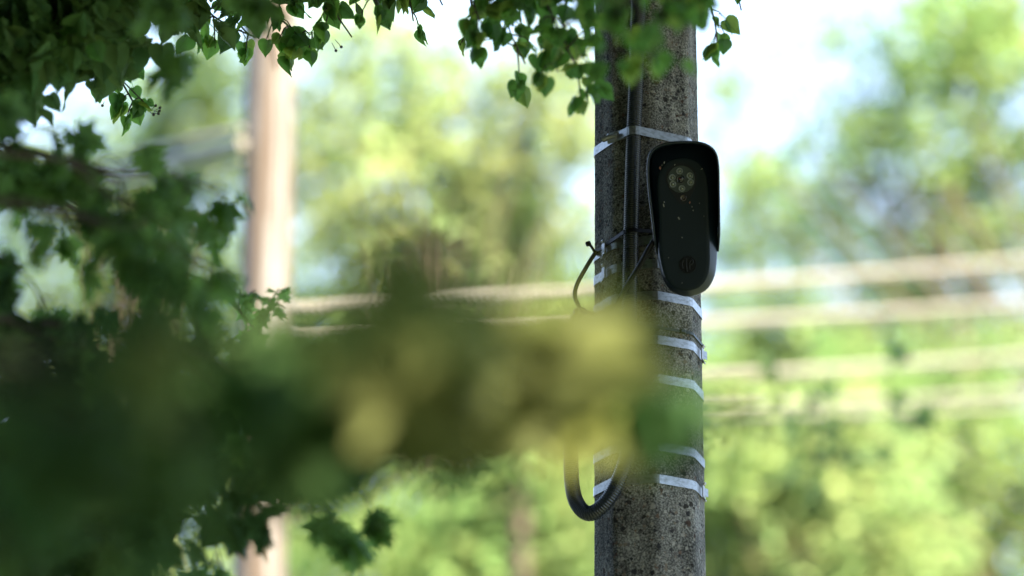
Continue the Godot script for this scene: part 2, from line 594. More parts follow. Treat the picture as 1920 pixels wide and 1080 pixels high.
func angle_at(px: float, h: float) -> float:
	var lo := -PI / 2.0
	var hi := PI / 2.0
	for i in 40:
		var m := (lo + hi) / 2.0
		if seen_at(pole_at * on_pole(m, h)).x < px:
			lo = m
		else:
			hi = m
	return (lo + hi) / 2.0

func build_concrete_pole() -> void:
	var axis := spot(1214.5, 540, POLE_D)
	ref_h = axis.y
	var lean := 0.0042
	pole_at = Transform3D(Basis(Vector3.FORWARD, lean), Vector3(axis.x - lean * axis.y, 0, axis.z))
	var t := thing("concrete_pole", "grey eight-sided concrete pole with dark pebbles showing in its weathered face", "pole", pole_at.origin)
	t.transform = pole_at
	var rough := FastNoiseLite.new()
	rough.seed = 3
	rough.frequency = 70.0
	var heights := [0.0, 0.8, 1.6, 2.4]
	var y := 3.0
	while y < 4.75:
		heights.append(y)
		y += 0.007
	for e in [5.2, 6.0, 7.0, 8.4]:
		heights.append(e)
	var rows := []
	var uvs := []
	for h in heights:
		var ring := PackedVector3Array()
		var uv := PackedVector2Array()
		for j in 81:
			var side := j / 10
			var within := [0.0, 0.035, 0.12, 0.25, 0.4, 0.55, 0.7, 0.82, 0.91, 0.965][j % 10] as float
			var a := deg_to_rad(TURN + 45.0 * (side + within))
			var p := on_pole(a, h)
			# worn ridges: the corner points draw in a little
			var inward := 0.0018 if j % 10 == 0 else (0.0006 if j % 10 == 1 or j % 10 == 9 else 0.0)
			var n := Vector3(sin(a), 0, cos(a))
			var b := fposmod(a, TAU)
			inward += 0.0006 * rough.get_noise_3d(sin(b) * 0.09, h, cos(b) * 0.09) + 0.0004
			ring.append(p - n * inward)
			uv.append(Vector2((side + within) * 0.0675 / 0.54, -h / 1.08))
		rows.append(ring)
		uvs.append(uv)
	var m := paint(Color.WHITE, 0.9, 0.0, 0.35)
	var prints := concrete_prints()
	m.albedo_texture = prints[0]
	m.heightmap_enabled = true
	m.heightmap_texture = prints[1]
	m.heightmap_scale = 0.22
	piece("shaft", sheet(rows, false, true, uvs), m, t)
	var st := SurfaceTool.new()
	st.begin(Mesh.PRIMITIVE_TRIANGLES)
	st.set_smooth_group(-1)
	var rim: PackedVector3Array = rows[rows.size() - 1]
	rim.remove_at(80)
	rim.reverse()
	flat_fan(st, Vector3(0, 8.42, 0), rim)
	st.generate_normals()
	piece("top_face", st.commit(), paint(lin(0.2, 0.19, 0.18), 0.95), t)

func concrete_prints() -> Array:
	var w := 1024
	var h := 2048
	var col := Image.create(w, h, false, Image.FORMAT_RGB8)
	var hgt := Image.create(w, h, false, Image.FORMAT_R8)
	var big := FastNoiseLite.new()
	big.seed = 21
	big.frequency = 0.006
	big.fractal_octaves = 4
	var cloud := big.get_seamless_image(w, h)
	big.seed = 22
	big.frequency = 0.12
	big.fractal_octaves = 2
	var grit := big.get_seamless_image(w, h)
	cloud.convert(Image.FORMAT_L8)
	grit.convert(Image.FORMAT_L8)
	var cb := cloud.get_data()
	var gb := grit.get_data()
	var cd := PackedByteArray()
	cd.resize(w * h * 3)
	var hd := PackedByteArray()
	hd.resize(w * h)
	for i in w * h:
		var c := cb[i] / 255.0
		var g := gb[i] / 255.0
		var run := cb[((i / w / 9 + 640) % h) * w + (i % w) * 4 % w] / 255.0
		var v := 103.0 + 60.0 * (c - 0.5) + 45.0 * (run - 0.5) + 130.0 * (g - 0.5)
		cd[i * 3] = clampi(int(v * 1.01), 6, 250)
		cd[i * 3 + 1] = clampi(int(v), 6, 250)
		cd[i * 3 + 2] = clampi(int(v * 0.97), 6, 250)
		hd[i] = clampi(int(120 + 90.0 * (g - 0.5)), 0, 255)
	var r := RandomNumberGenerator.new()
	r.seed = 77
	var kinds := [[34, 34, 37], [48, 44, 44], [134, 130, 126], [164, 160, 154], [112, 98, 86], [98, 76, 64], [76, 72, 72], [24, 24, 28], [120, 116, 112], [146, 140, 130], [62, 58, 58], [100, 96, 94]]
	for k in 17600:
		var rad := 1.5 + 6.5 * pow(r.randf(), 2.6)
		if k >= 17000:
			rad = 6.0 + 5.5 * pow(r.randf(), 2.0)
		var cx := r.randi() % w
		var cy := r.randi() % h
		var q: Array = kinds[r.randi() % kinds.size()] if k < 17000 else [[26, 26, 30], [30, 27, 26], [58, 40, 34], [150, 146, 140], [36, 36, 40]][r.randi() % 5]
		var lift := r.randi_range(-45, 60)
		var sq := r.randf_range(0.6, 1.0)
		var ang := r.randf() * PI
		var ca := cos(ang)
		var sa := sin(ang)
		var n := int(ceil(rad))
		var w1 := r.randf() * TAU
		for dy in range(-n, n + 1):
			for dx in range(-n, n + 1):
				var ex := (dx * ca + dy * sa) / rad
				var ey := (-dx * sa + dy * ca) / (rad * sq)
				var f := ex * ex + ey * ey
				if f < 0.8 + 0.25 * sin(3.0 * atan2(ey, ex) + w1):
					var i := posmod(cy + dy, h) * w + posmod(cx + dx, w)
					for s in 3:
						cd[i * 3 + s] = (cd[i * 3 + s] + 3 * q[s]) / 4
					hd[i] = clampi(128 + int(lift * (1.0 - 0.5 * f)), 0, 255)
	col.set_data(w, h, false, Image.FORMAT_RGB8, cd)
	hgt.set_data(w, h, false, Image.FORMAT_R8, hd)
	return [ImageTexture.create_from_image(col), ImageTexture.create_from_image(hgt)]

# ---------------------------------------------------------------- bands, ties, hose, cables
var pipe_mid := PackedVector3Array()      # centre line of the conduit, world
const PIPE_R := 0.0118

func pipe_at(h: float) -> Vector2:        # the conduit's centre in the pole's plane at a height
	var best := Vector2.ZERO
	var gap := 9.0
	for p in pipe_mid:
		var q := pole_at.affine_inverse() * p
		if q.y > ref_h - 0.33 and absf(q.y - h) < gap and q.x < 0.02:
			gap = absf(q.y - h)
			best = Vector2(q.x, q.z)
	return best

func loop_round(h: float, out: float, over_pipe: bool) -> PackedVector2Array:
	var pts := PackedVector2Array()
	for k in 8:
		for e in [-3.0, 3.0]:
			var a := deg_to_rad(TURN + 45.0 * k + e)
			var r := octagon(a, h, out)
			pts.append(Vector2(sin(a), cos(a)) * r)
	if over_pipe:
		var c := pipe_at(h)
		for k in 24:
			pts.append(c + Vector2(sin(TAU * k / 24.0), cos(TAU * k / 24.0)) * (PIPE_R + out))
	var hull := Geometry2D.convex_hull(pts)
	hull.remove_at(hull.size() - 1)
	return hull

func strap_mesh(h: float, wide: float, over_pipe: bool, out: float, thick: float, tilt: Vector2) -> ArrayMesh:
	var inner := loop_round(h, out, over_pipe)
	var outer := loop_round(h, out + thick, over_pipe)
	var rows := []
	for lv in [[inner, -0.5], [outer, -0.5], [outer, 0.5], [inner, 0.5], [inner, -0.5]]:
		var ring := PackedVector3Array()
		# walk both loops by angle so that they pair up
		for k in 128:
			var a := TAU * k / 128.0
			var p := ray_to(lv[0], a)
			ring.append(Vector3(p.x, h + lv[1] * wide + p.dot(tilt), p.y))
		rows.append(ring)
	var st := SurfaceTool.new()
	st.begin(Mesh.PRIMITIVE_TRIANGLES)
	sheet_into(st, rows, true, false)
	st.generate_normals()
	return st.commit()

func ray_to(hull: PackedVector2Array, a: float) -> Vector2:
	var d := Vector2(sin(a), cos(a))
	for i in hull.size():
		var p := hull[i]
		var q := hull[(i + 1) % hull.size()]
		var hit = Geometry2D.segment_intersects_segment(Vector2.ZERO, d * 0.5, p, q)
		if hit != null:
			return hit
	return d * 0.09

func build_fittings() -> void:
	var inv := pole_at.affine_inverse()
	# --- the corrugated conduit, from above the frame down the pole, round a loop and up to a connector
	var trail := []
	for q in [[1212, -900], [1203, -330], [1200, -60], [1196, 140], [1191, 300], [1188, 450], [1186, 600], [1185, 720]]:
		var h := height_at(deg_to_rad(-12.0), q[1])
		var a := angle_at(q[0], h)
		trail.append(pole_at * on_pole(a, h, PIPE_R + 0.004))
	for q in [[1180, 825, 0.098], [1166, 885, 0.098], [1140, 937, 0.092], [1106, 963, 0.072], [1080, 940, 0.05], [1071, 885, 0.04], [1073, 800, 0.035], [1080, 700, 0.035], [1086, 620, 0.035]]:
		trail.append(spot(q[0], q[1], POLE_D - (q[1] - 540.0) / FPX * POLE_D * tan(deg_to_rad(PITCH)) - q[2]))
	pipe_mid = curve_through(trail, 0.0009)
	var radii := PackedFloat32Array()
	var along := 0.0
	for i in pipe_mid.size():
		if i:
			along += pipe_mid[i].distance_to(pipe_mid[i - 1])
		radii.append(PIPE_R + 0.0007 * cos(TAU * along / 0.0038))
	var pvc := paint(lin(0.020, 0.025, 0.034), 0.28, 0.0, 0.5)
	var t := thing("conduit_hose", "dark grey corrugated conduit running down the pole and looping back up at its left", "conduit", pipe_mid[0])
	piece("tube", tube(pipe_mid, radii, 18), pvc, t, -pipe_mid[0])
	# the connector at its free end
	var tip := pipe_mid[pipe_mid.size() - 1]
	var up := (tip - pipe_mid[pipe_mid.size() - 30]).normalized()
	var st := SurfaceTool.new()
	st.begin(Mesh.PRIMITIVE_TRIANGLES)
	tube_into(st, PackedVector3Array([tip - up * 0.012, tip - up * 0.010, tip + up * 0.022, tip + up * 0.024, tip + up * 0.024, tip + up * 0.034, tip + up * 0.038]), PackedFloat32Array([0.013, 0.0165, 0.0165, 0.0155, 0.0125, 0.0125, 0.008]), 18)
	st.generate_normals()
	piece("end_connector", st.commit(), paint(lin(0.02, 0.02, 0.022), 0.45), t, -pipe_mid[0])

	# --- steel bands: row of the front ridge, over the conduit or not, clip column (0 = none in view), tilt, label
	var steel := paint(lin(0.42, 0.43, 0.44), 0.32, 0.75)
	var smudge := NoiseTexture2D.new()
	smudge.noise = FastNoiseLite.new()
	smudge.noise.seed = 31
	smudge.noise.frequency = 0.03
	smudge.noise.fractal_octaves = 5
	smudge.seamless = true
	var wear := Gradient.new()
	wear.colors = PackedColorArray([lin(0.20, 0.20, 0.19), lin(0.31, 0.32, 0.32), lin(0.36, 0.37, 0.37)])
	wear.offsets = PackedFloat32Array([0.18, 0.48, 0.8])
	smudge.color_ramp = wear
	steel.albedo_color = Color.WHITE
	steel.albedo_texture = smudge
	steel.uv1_triplanar = true
	steel.uv1_scale = Vector3(6, 9, 6)
	var worn := paint(lin(0.36, 0.36, 0.36), 0.42, 0.7)
	var bands := [
		[252, true, 1150, 0.0, "topmost steel band, strapped over the conduit with a worm screw buckle"],
		[449, false, 1137, 0.03, "second steel band from the top, clipped at its left under the black tie"],
		[494, false, 1137, 0.03, "third steel band from the top, clipped at its left, beside the lower camera housing"],
		[553, false, 0, -0.01, "fourth steel band from the top, passing right under the camera housing"],
		[636, false, 1311, 0.0, "fifth steel band from the top, clipped at its right under the thin dark tie"],
		[709, false, 0, 0.0, "sixth steel band from the top, plain, between the two bands with right-hand clips"],
		[836, false, 0, -0.02, "seventh steel band from the top, its middle hidden by a blurred green leaf"],
		[897, false, 1313, -0.02, "lowest steel band, clipped at its right, with straw caught on it behind the hose"],
	]
	for b in bands:
		var h := height_at(deg_to_rad(TURN), b[0])
		var s := thing("steel_band", b[4], "steel band", pole_at * Vector3(0, h, 0), "steel bands round the concrete pole")
		s.transform = pole_at * Transform3D(Basis.IDENTITY, Vector3(0, h, 0))
		piece("strap", strap_mesh(h, 0.0148, b[1], 0.0006, 0.0009, Vector2(b[3], 0)), steel, s, Vector3(0, -h, 0))
		if b[2] == 0:
			continue
		var a := angle_at(b[2], h)
		var p: Vector2 = ray_to(loop_round(h, 0.002, b[1]), a)
		var n := Vector3(p.x, 0, p.y).normalized()
		var face_a := floorf((a - deg_to_rad(TURN)) / (PI / 4.0)) * PI / 4.0 + PI / 8.0 + deg_to_rad(TURN)
		if not b[1]:
			n = Vector3(sin(face_a), 0, cos(face_a))
		var along_v := Vector3.UP.cross(n).normalized()
		var at := Transform3D(Basis(along_v, Vector3.UP, n), Vector3(p.x, p.x * b[3], p.y) + n * 0.002)
		var cl := SurfaceTool.new()
		cl.begin(Mesh.PRIMITIVE_TRIANGLES)
		if b[1]:
			# worm drive: a rounded housing, a slotted band end and the screw across it
			block_into(cl, at * Transform3D(Basis.IDENTITY, Vector3(0.002, 0, 0.0025)), Vector3(0.020, 0.0185, 0.0060), 0.0022)
			block_into(cl, at * Transform3D(Basis.IDENTITY, Vector3(0.026, 0.0008, 0.0013)), Vector3(0.034, 0.0176, 0.0018), 0.0006)
			cl.generate_normals()
			var bk := piece("buckle", cl.commit(), worn, s)
			var sc := SurfaceTool.new()
			sc.begin(Mesh.PRIMITIVE_TRIANGLES)
			var c0 := at * Vector3(-0.013, -0.001, 0.007)
			var c1 := at * Vector3(0.017, 0.001, 0.007)
			tube_into(sc, PackedVector3Array([c0, c0.lerp(c1, 0.24), c0.lerp(c1, 0.25), c1]), PackedFloat32Array([0.0048, 0.0048, 0.0034, 0.0034]), 10)
			sc.generate_normals()
			piece("screw", sc.commit(), worn, bk)
			for k in 4:
				var sl := SurfaceTool.new()
				sl.begin(Mesh.PRIMITIVE_TRIANGLES)
				block_into(sl, at * Transform3D(Basis(Vector3.BACK, 0.25), Vector3(0.021 + 0.006 * k, 0.0008, 0.0021)), Vector3(0.0018, 0.010, 0.0008), 0.0003)
				sl.generate_normals()
				piece("slot", sl.commit(), paint(lin(0.05, 0.05, 0.05), 0.6, 0.5), bk)
		else:
			# a folded clip: plate with two ears bent over the band, and the tail of the band turned back
			block_into(cl, at * Transform3D(Basis.IDENTITY, Vector3(0, 0, 0.0012)), Vector3(0.011, 0.0205, 0.0026), 0.0009)
			block_into(cl, at * Transform3D(Basis(Vector3.RIGHT, 0.5), Vector3(0.0005, 0.0125, 0.003)), Vector3(0.008, 0.006, 0.0030), 0.0009)
			block_into(cl, at * Transform3D(Basis(Vector3.RIGHT, -0.6), Vector3(-0.0005, -0.0135, 0.003)), Vector3(0.0075, 0.0085, 0.0030), 0.0009)
			cl.generate_normals()
			piece("clip", cl.commit(), worn, s)
			var tl := SurfaceTool.new()
			tl.begin(Mesh.PRIMITIVE_TRIANGLES)
			block_into(tl, at * Transform3D(Basis(Vector3.UP, -0.5), Vector3(0.0075, 0.0, 0.0035)), Vector3(0.010, 0.0140, 0.0011), 0.0004)
			tl.generate_normals()
			piece("folded_tail", tl.commit(), steel, s)

	# --- ties
	var black := paint(lin(0.008, 0.008, 0.010), 0.5, 0.0, 0.3)
	var h1 := height_at(deg_to_rad(TURN), 436)
	var tie := thing("cable_tie", "thick black cable tie holding conduit to pole, its head sticking out at the left", "cable tie", pole_at * Vector3(0, h1, 0), "ties round the concrete pole")
	tie.transform = pole_at * Transform3D(Basis.IDENTITY, Vector3(0, h1, 0))
	piece("strap", strap_mesh(h1, 0.0062, true, 0.0014, 0.0016, Vector2(0.10, 0)), black, tie, Vector3(0, -h1, 0))
	var left_edge: Vector2 = ray_to(loop_round(h1, 0.003, true), angle_at(1119, h1))
	var tail0 := Vector3(left_edge.x, left_edge.x * 0.10, left_edge.y)
	var tail1 := inv * spot(1103, 457, 6.21) - Vector3(0, h1, 0)
	piece("tail", tube(curve_through([tail0, tail0.lerp(tail1, 0.6) + Vector3(0, 0.001, 0.003), tail1], 0.004), evenly(0.0024, curve_through([tail0, tail0.lerp(tail1, 0.6) + Vector3(0, 0.001, 0.003), tail1], 0.004).size()), 8), black, tie)
	st = SurfaceTool.new()
	st.begin(Mesh.PRIMITIVE_TRIANGLES)
	block_into(st, Transform3D(Basis(Vector3.BACK, 0.35), tail1), Vector3(0.0085, 0.0075, 0.007), 0.0015)
	st.generate_normals()
	piece("head", st.commit(), black, tie)
	var h2 := height_at(deg_to_rad(TURN), 613)
	var tie2 := thing("cable_tie", "thin dark green wire tie across the pole between the fourth and fifth steel bands", "cable tie", pole_at * Vector3(0, h2, 0), "ties round the concrete pole")
	tie2.transform = pole_at * Transform3D(Basis.IDENTITY, Vector3(0, h2, 0))
	piece("strap", strap_mesh(h2, 0.0046, true, 0.0008, 0.0013, Vector2(0.0, 0)), paint(lin(0.02, 0.03, 0.022), 0.5), tie2, Vector3(0, -h2, 0))
	st = SurfaceTool.new()
	st.begin(Mesh.PRIMITIVE_TRIANGLES)
	var hp := ray_to(loop_round(h2, 0.003, true), angle_at(1278, h2))
	block_into(st, Transform3D(Basis(Vector3.UP, 0.5), Vector3(hp.x, 0, hp.y)), Vector3(0.009, 0.0062, 0.005), 0.001)
	st.generate_normals()
	piece("head", st.commit(), paint(lin(0.02, 0.03, 0.022), 0.5), tie2)

	# --- loose cables
	var w1 := curve_through([spot(1262, 420, 6.12), spot(1226, 452, 6.10), spot(1200, 497, 6.105), spot(1176, 535, 6.12), spot(1158, 570, 6.125), spot(1138, 590, 6.13), spot(1106, 588, 6.16), spot(1091, 580, 6.18)], 0.006)
	var k1 := thing("black_cable", "thin black cable slanting across the conduit from the camera housing down to the left", "cable", w1[0])
	piece("sheath", tube(w1, evenly(0.0042, w1.size()), 10), black, k1, -w1[0])
	var w2 := curve_through([spot(1088, 580, 6.19), spot(1078, 556, 6.2), spot(1082, 533, 6.21), spot(1097, 505, 6.22), spot(1111, 482, 6.24), spot(1126, 462, 6.30), spot(1160, 440, 6.37)], 0.006)
	var k2 := thing("black_cable", "short black cable bowing out beside the left edge of the pole above the connector", "cable", w2[0])
	piece("sheath", tube(w2, evenly(0.0036, w2.size()), 10), paint(lin(0.022, 0.024, 0.022), 0.45), k2, -w2[0])

	# --- straw caught on the lowest band
	var hb := height_at(deg_to_rad(TURN), 897)
	var dry := paint(lin(0.30, 0.27, 0.16), 0.8)
	var straw := thing("dry_straw", "wisps of dry straw caught on the lowest steel band beside the hose", "straw", pole_at * on_pole(deg_to_rad(-15), hb, 0.004))
	var tuft := SurfaceTool.new()
	tuft.begin(Mesh.PRIMITIVE_TRIANGLES)
	for s in [[1172, 878, 1192, 898, 1200, 890], [1178, 880, 1196, 893, 1212, 899], [1186, 886, 1200, 884, 1222, 890], [1216, 914, 1218, 902, 1231, 899], [1172, 893, 1190, 887, 1208, 893]]:
		var w := curve_through([spot(s[0], s[1], 6.158), spot(s[2], s[3], 6.150), spot(s[4], s[5], 6.158)], 0.004)
		tube_into(tuft, w, evenly(0.0009, w.size()), 5)
	tuft.generate_normals()
	piece("stalks", tuft.commit(), dry, straw, -straw.position)

# ---------------------------------------------------------------- the camera housing on the pole
const UNIT := 0.000847       # metres per pixel at the housing

func rounded(points: Array, n: int) -> PackedVector2Array:     # a smooth closed outline, n points, evenly spaced
	var c := Curve2D.new()
	c.bake_interval = 0.4
	var m := points.size()
	for i in m + 1:
		var p: Vector2 = points[i % m]
		var t: Vector2 = (points[(i + 1) % m] - points[(i + m - 1) % m]) / 6.0
		c.add_point(p, -t, t)
	var out := PackedVector2Array()
	for i in n:
		out.append(c.sample_baked(c.get_baked_length() * i / n, true))
	return out

func lathe_into(st: SurfaceTool, at: Transform3D, profile: Array, n: int, smooth := true) -> void:
	var rows := []
	for p in profile:
		var ring := PackedVector3Array()
		for j in n:
			var a := -TAU * j / n
			ring.append(at * Vector3(cos(a) * p[0], sin(a) * p[0], p[1]))
		rows.append(ring)
	sheet_into(st, rows, true, smooth)

func lathe(at: Transform3D, profile: Array, n: int, smooth := true) -> ArrayMesh:
	var st := SurfaceTool.new()
	st.begin(Mesh.PRIMITIVE_TRIANGLES)
	lathe_into(st, at, profile, n, smooth)
	st.generate_normals()
	return st.commit()

func ring3(loop: PackedVector2Array, z: float, grow := 0.0) -> PackedVector3Array:
	var out := PackedVector3Array()
	var n := loop.size()
	for i in n:
		var t := (loop[(i + 1) % n] - loop[(i + n - 1) % n]).normalized()
		var p := loop[i] + Vector2(-t.y, t.x) * grow
		out.append(Vector3(p.x * UNIT, p.y * UNIT, z))
	return out

func moved(x: float, y: float, z: float) -> Transform3D:
	return Transform3D(Basis.IDENTITY, Vector3(x * UNIT, y * UNIT, z))

func build_device() -> void:
	var t := thing("surveillance_camera", "black roadside camera housing with a visor hood and a round lens window of six lamps", "camera", spot(1286, 412, 6.085))
	t.transform = Transform3D(Basis(Vector3.RIGHT, above, -ahead) * Basis(Vector3.BACK, deg_to_rad(1.4)) * Basis(Vector3.UP, deg_to_rad(-3.0)), t.position)
	var gloss := paint(lin(0.006, 0.013, 0.024), 0.33, 0.0, 0.45)
	var satin := paint(lin(0.009, 0.015, 0.020), 0.5, 0.0, 0.25)
	# outlines run clockwise from the top
	var outer := rounded([Vector2(-4, 142), Vector2(28, 140), Vector2(50, 130), Vector2(60, 108), Vector2(61, 60), Vector2(60, 0), Vector2(58.5, -45), Vector2(56, -80), Vector2(50, -110), Vector2(33, -134), Vector2(1, -144), Vector2(-29, -134), Vector2(-45, -112), Vector2(-52, -85), Vector2(-57, -50), Vector2(-61, 0), Vector2(-65, 60), Vector2(-65, 108), Vector2(-56, 130), Vector2(-36, 139)], 160)
	var face := rounded([Vector2(-5, 116), Vector2(20, 110), Vector2(36, 92), Vector2(42, 66), Vector2(43, 0), Vector2(43, -50), Vector2(42, -85), Vector2(36, -109), Vector2(22, -126), Vector2(0, -132), Vector2(-22, -127), Vector2(-38, -110), Vector2(-46, -85), Vector2(-50, -50), Vector2(-50, 0), Vector2(-52, 66), Vector2(-46, 92), Vector2(-30, 110)], 160)
	var st := SurfaceTool.new()
	st.begin(Mesh.PRIMITIVE_TRIANGLES)
	sheet_into(st, [ring3(outer, -0.050, -6.0), ring3(outer, -0.046, -1.5), ring3(outer, -0.016), ring3(outer, -0.012, -0.6), ring3(outer, -0.009, -2.2), ring3(face, 0.0015, 2.0), ring3(face, 0.003, 0.6)], true)
	st.set_smooth_group(-1)
	var back := ring3(outer, -0.050, -6.0)
	back.reverse()
	flat_fan(st, Vector3(0, 0, -0.050), back)
	st.generate_normals()
	piece("body", st.commit(), gloss, t)
	st = SurfaceTool.new()
	st.begin(Mesh.PRIMITIVE_TRIANGLES)
	sheet_into(st, [ring3(face, 0.0022, 1.0), ring3(face, 0.0036, 0.2), ring3(face, 0.0044, -1.6), ring3(face, 0.0046, -6.0)], true)
	st.set_smooth_group(-1)
	flat_fan(st, Vector3(0, 0, 0.0046), ring3(face, 0.0046, -6.0))
	st.generate_normals()
	var plate := piece("face_plate", st.commit(), satin, t)

	# the hood: an upside-down U that stands out furthest at the top
	var u := [Vector2(-57.5, -64), Vector2(-60.5, -40), Vector2(-65, 10), Vector2(-69.5, 60), Vector2(-70, 98), Vector2(-66, 122), Vector2(-54, 136), Vector2(-34, 143.5), Vector2(-4, 146), Vector2(28, 144), Vector2(48, 136.5), Vector2(60.5, 122), Vector2(65, 98), Vector2(65, 50), Vector2(64.5, 0), Vector2(63.5, -35), Vector2(60.5, -61)]
	var c := Curve2D.new()
	c.bake_interval = 0.4
	for i in u.size():
		var tg: Vector2 = (u[mini(i + 1, u.size() - 1)] - u[maxi(i - 1, 0)]) / 6.0
		c.add_point(u[i], -tg, tg)
	var rows := []
	for i in 121:
		var f := i / 120.0
		var p := c.sample_baked(c.get_baked_length() * f, true)
		var q := c.sample_baked(c.get_baked_length() * minf(1.0, f + 0.004), true)
		var o := c.sample_baked(c.get_baked_length() * maxf(0.0, f - 0.004), true)
		var tg := (q - o).normalized()
		var nrm := Vector2(-tg.y, tg.x)       # outward
		var rise := clampf((p.y + 66.0) / 60.0, 0.0, 1.0)
		rise = rise * rise * (3.0 - 2.0 * rise)
		var zf := lerpf(-0.012, 0.020, rise) + 0.024 * clampf((p.y - 0.0) / 146.0, 0.0, 1.0)
		var row := PackedVector3Array()
		for e in [[-4.6, -0.03], [-4.4, zf - 0.001], [-3.6, zf + 0.0002], [-2.4, zf + 0.0008], [-1.0, zf + 0.0002], [0.0, zf - 0.0016], [0.0, -0.046], [-4.6, -0.046]]:
			var w: Vector2 = p + nrm * e[0]
			row.append(Vector3(w.x * UNIT, w.y * UNIT, e[1]))
		rows.append(row)
	st = SurfaceTool.new()
	st.begin(Mesh.PRIMITIVE_TRIANGLES)
	sheet_into(st, rows, true)
	st.set_smooth_group(-1)
	for e in [0, 120]:
		var rim: PackedVector3Array = rows[e].duplicate()
		if e == 0:
			rim.reverse()
		flat_fan(st, (rim[0] + rim[4]) / 2.0, rim)
	st.generate_normals()
	piece("hood", st.commit(), gloss, t)

	# mounting bracket that reaches back to the pole
	st = SurfaceTool.new()
	st.begin(Mesh.PRIMITIVE_TRIANGLES)
	for k in [[40.0, 0.052], [-50.0, 0.032]]:
		block_into(st, Transform3D(Basis.IDENTITY, Vector3(-22 * UNIT, k[0] * UNIT, -0.048 - k[1] / 2.0)), Vector3(0.05, 0.03, k[1]), 0.003)
	st.generate_normals()
	piece("bracket", st.commit(), paint(lin(0.02, 0.02, 0.022), 0.5, 0.3), t)

	# teardrop recess with the lens window in it
	var drop := rounded([Vector2(-7, 106), Vector2(8, 102), Vector2(19, 92), Vector2(22.5, 76), Vector2(18, 58), Vector2(9, 42), Vector2(2, 32), Vector2(-5, 28.5), Vector2(-12, 32), Vector2(-20, 43), Vector2(-30, 59), Vector2(-36, 76), Vector2(-33, 92), Vector2(-22, 102)], 96)
	st = SurfaceTool.new()
	st.begin(Mesh.PRIMITIVE_TRIANGLES)
	sheet_into(st, [ring3(drop, 0.0047, 0.0), ring3(drop, 0.0053, -0.7), ring3(drop, 0.0049, -1.6)], true)
	st.set_smooth_group(-1)
	flat_fan(st, Vector3(-7 * UNIT, 70 * UNIT, 0.0049), ring3(drop, 0.0049, -1.6))
	st.generate_normals()
	var recess := piece("lens_surround", st.commit(), paint(lin(0.008, 0.010, 0.014), 0.4, 0.0, 0.3), t)
	piece("sensor_eye", lathe(moved(-4, 41, 0.0049), [[0.0055, -0.0005], [0.0050, 0.0005], [0.0040, 0.0006], [0.0036, 0.0001], [0.0012, 0.0004], [0.0, 0.0005]], 20), paint(lin(0.030, 0.022, 0.022), 0.25), recess)
	var win := piece("lens_window", lathe(moved(-7, 76, 0.005), [[25.5 * UNIT, -0.0006], [25.5 * UNIT, 0.0010], [24.7 * UNIT, 0.0013], [24.0 * UNIT, 0.0008], [0.0, 0.0008]], 64, false), paint(lin(0.038, 0.048, 0.046), 0.3, 0.0, 0.3), t)
	piece("lens", lathe(moved(-8, 76, 0.0058), [[8.2 * UNIT, -0.0003], [8.0 * UNIT, 0.0010], [6.6 * UNIT, 0.0011], [6.0 * UNIT, 0.0003], [4.5 * UNIT, 0.0011], [2.2 * UNIT, 0.0017], [0.0, 0.0019]], 32), paint(lin(0.010, 0.013, 0.018), 0.08), win)
	piece("lens_core", lathe(moved(-9.5, 76.3, 0.00765), [[1.5 * UNIT, -0.0004], [1.2 * UNIT, 0.0001], [0.0, 0.0002]], 12), paint(lin(0.22, 0.06, 0.05), 0.2), win)
	var cup := paint(lin(0.15, 0.17, 0.165), 0.35, 0.0)
	var dome := paint(lin(0.16, 0.18, 0.14), 0.15)
	for q in [[-10.0, 91.0], [9.0, 82.0], [10.0, 69.5], [-6.5, 58.5], [-23.0, 67.0], [-24.0, 79.5]]:
		var at := moved(q[0] + 0.5, q[1], 0.0058)
		var led := piece("infrared_lamp", lathe(at, [[6.2 * UNIT, -0.0003], [6.1 * UNIT, 0.0008], [5.2 * UNIT, 0.0010], [4.6 * UNIT, 0.0005], [3.8 * UNIT, 0.0001]], 24), cup, win)
		lathe_led(led, at, dome)

	# round emblem pressed into the lower face
	var em := piece("emblem", lathe(moved(1.5, -84, 0.0047), [[16.5 * UNIT, -0.0003], [16.2 * UNIT, 0.0006], [15.0 * UNIT, 0.0007], [14.4 * UNIT, 0.0002], [0.0, 0.0002]], 48, false), paint(lin(0.006, 0.007, 0.009), 0.5, 0.0, 0.25), t)
	st = SurfaceTool.new()
	st.begin(Mesh.PRIMITIVE_TRIANGLES)
	for w in [[Vector2(-9.0, -7), Vector2(-11, 1), Vector2(-8.0, 9)], [Vector2(-1.5, -13), Vector2(-3.0, 0), Vector2(-2.0, 12)], [Vector2(3.0, -9), Vector2(3.5, 4), Vector2(7.5, 9.5), Vector2(10.0, 4.5), Vector2(6.5, 0.5), Vector2(3.6, -0.5)]]:
		var way := []
		for p in w:
			way.append(Vector3((p.x + 1.5) * UNIT, (p.y - 84.0) * UNIT, 0.0051))
		var baked := curve_through(way, 0.0012)
		tube_into(st, baked, evenly(0.0013, baked.size()), 8)
	st.generate_normals()
	piece("raised_mark", st.commit(), paint(lin(0.012, 0.014, 0.016), 0.45, 0.0, 0.3), em)

	# dried specks of dirt and insects on the face
	var tones := [paint(lin(0.22, 0.22, 0.21), 0.9), paint(lin(0.22, 0.10, 0.07), 0.9), paint(lin(0.12, 0.12, 0.12), 0.9)]
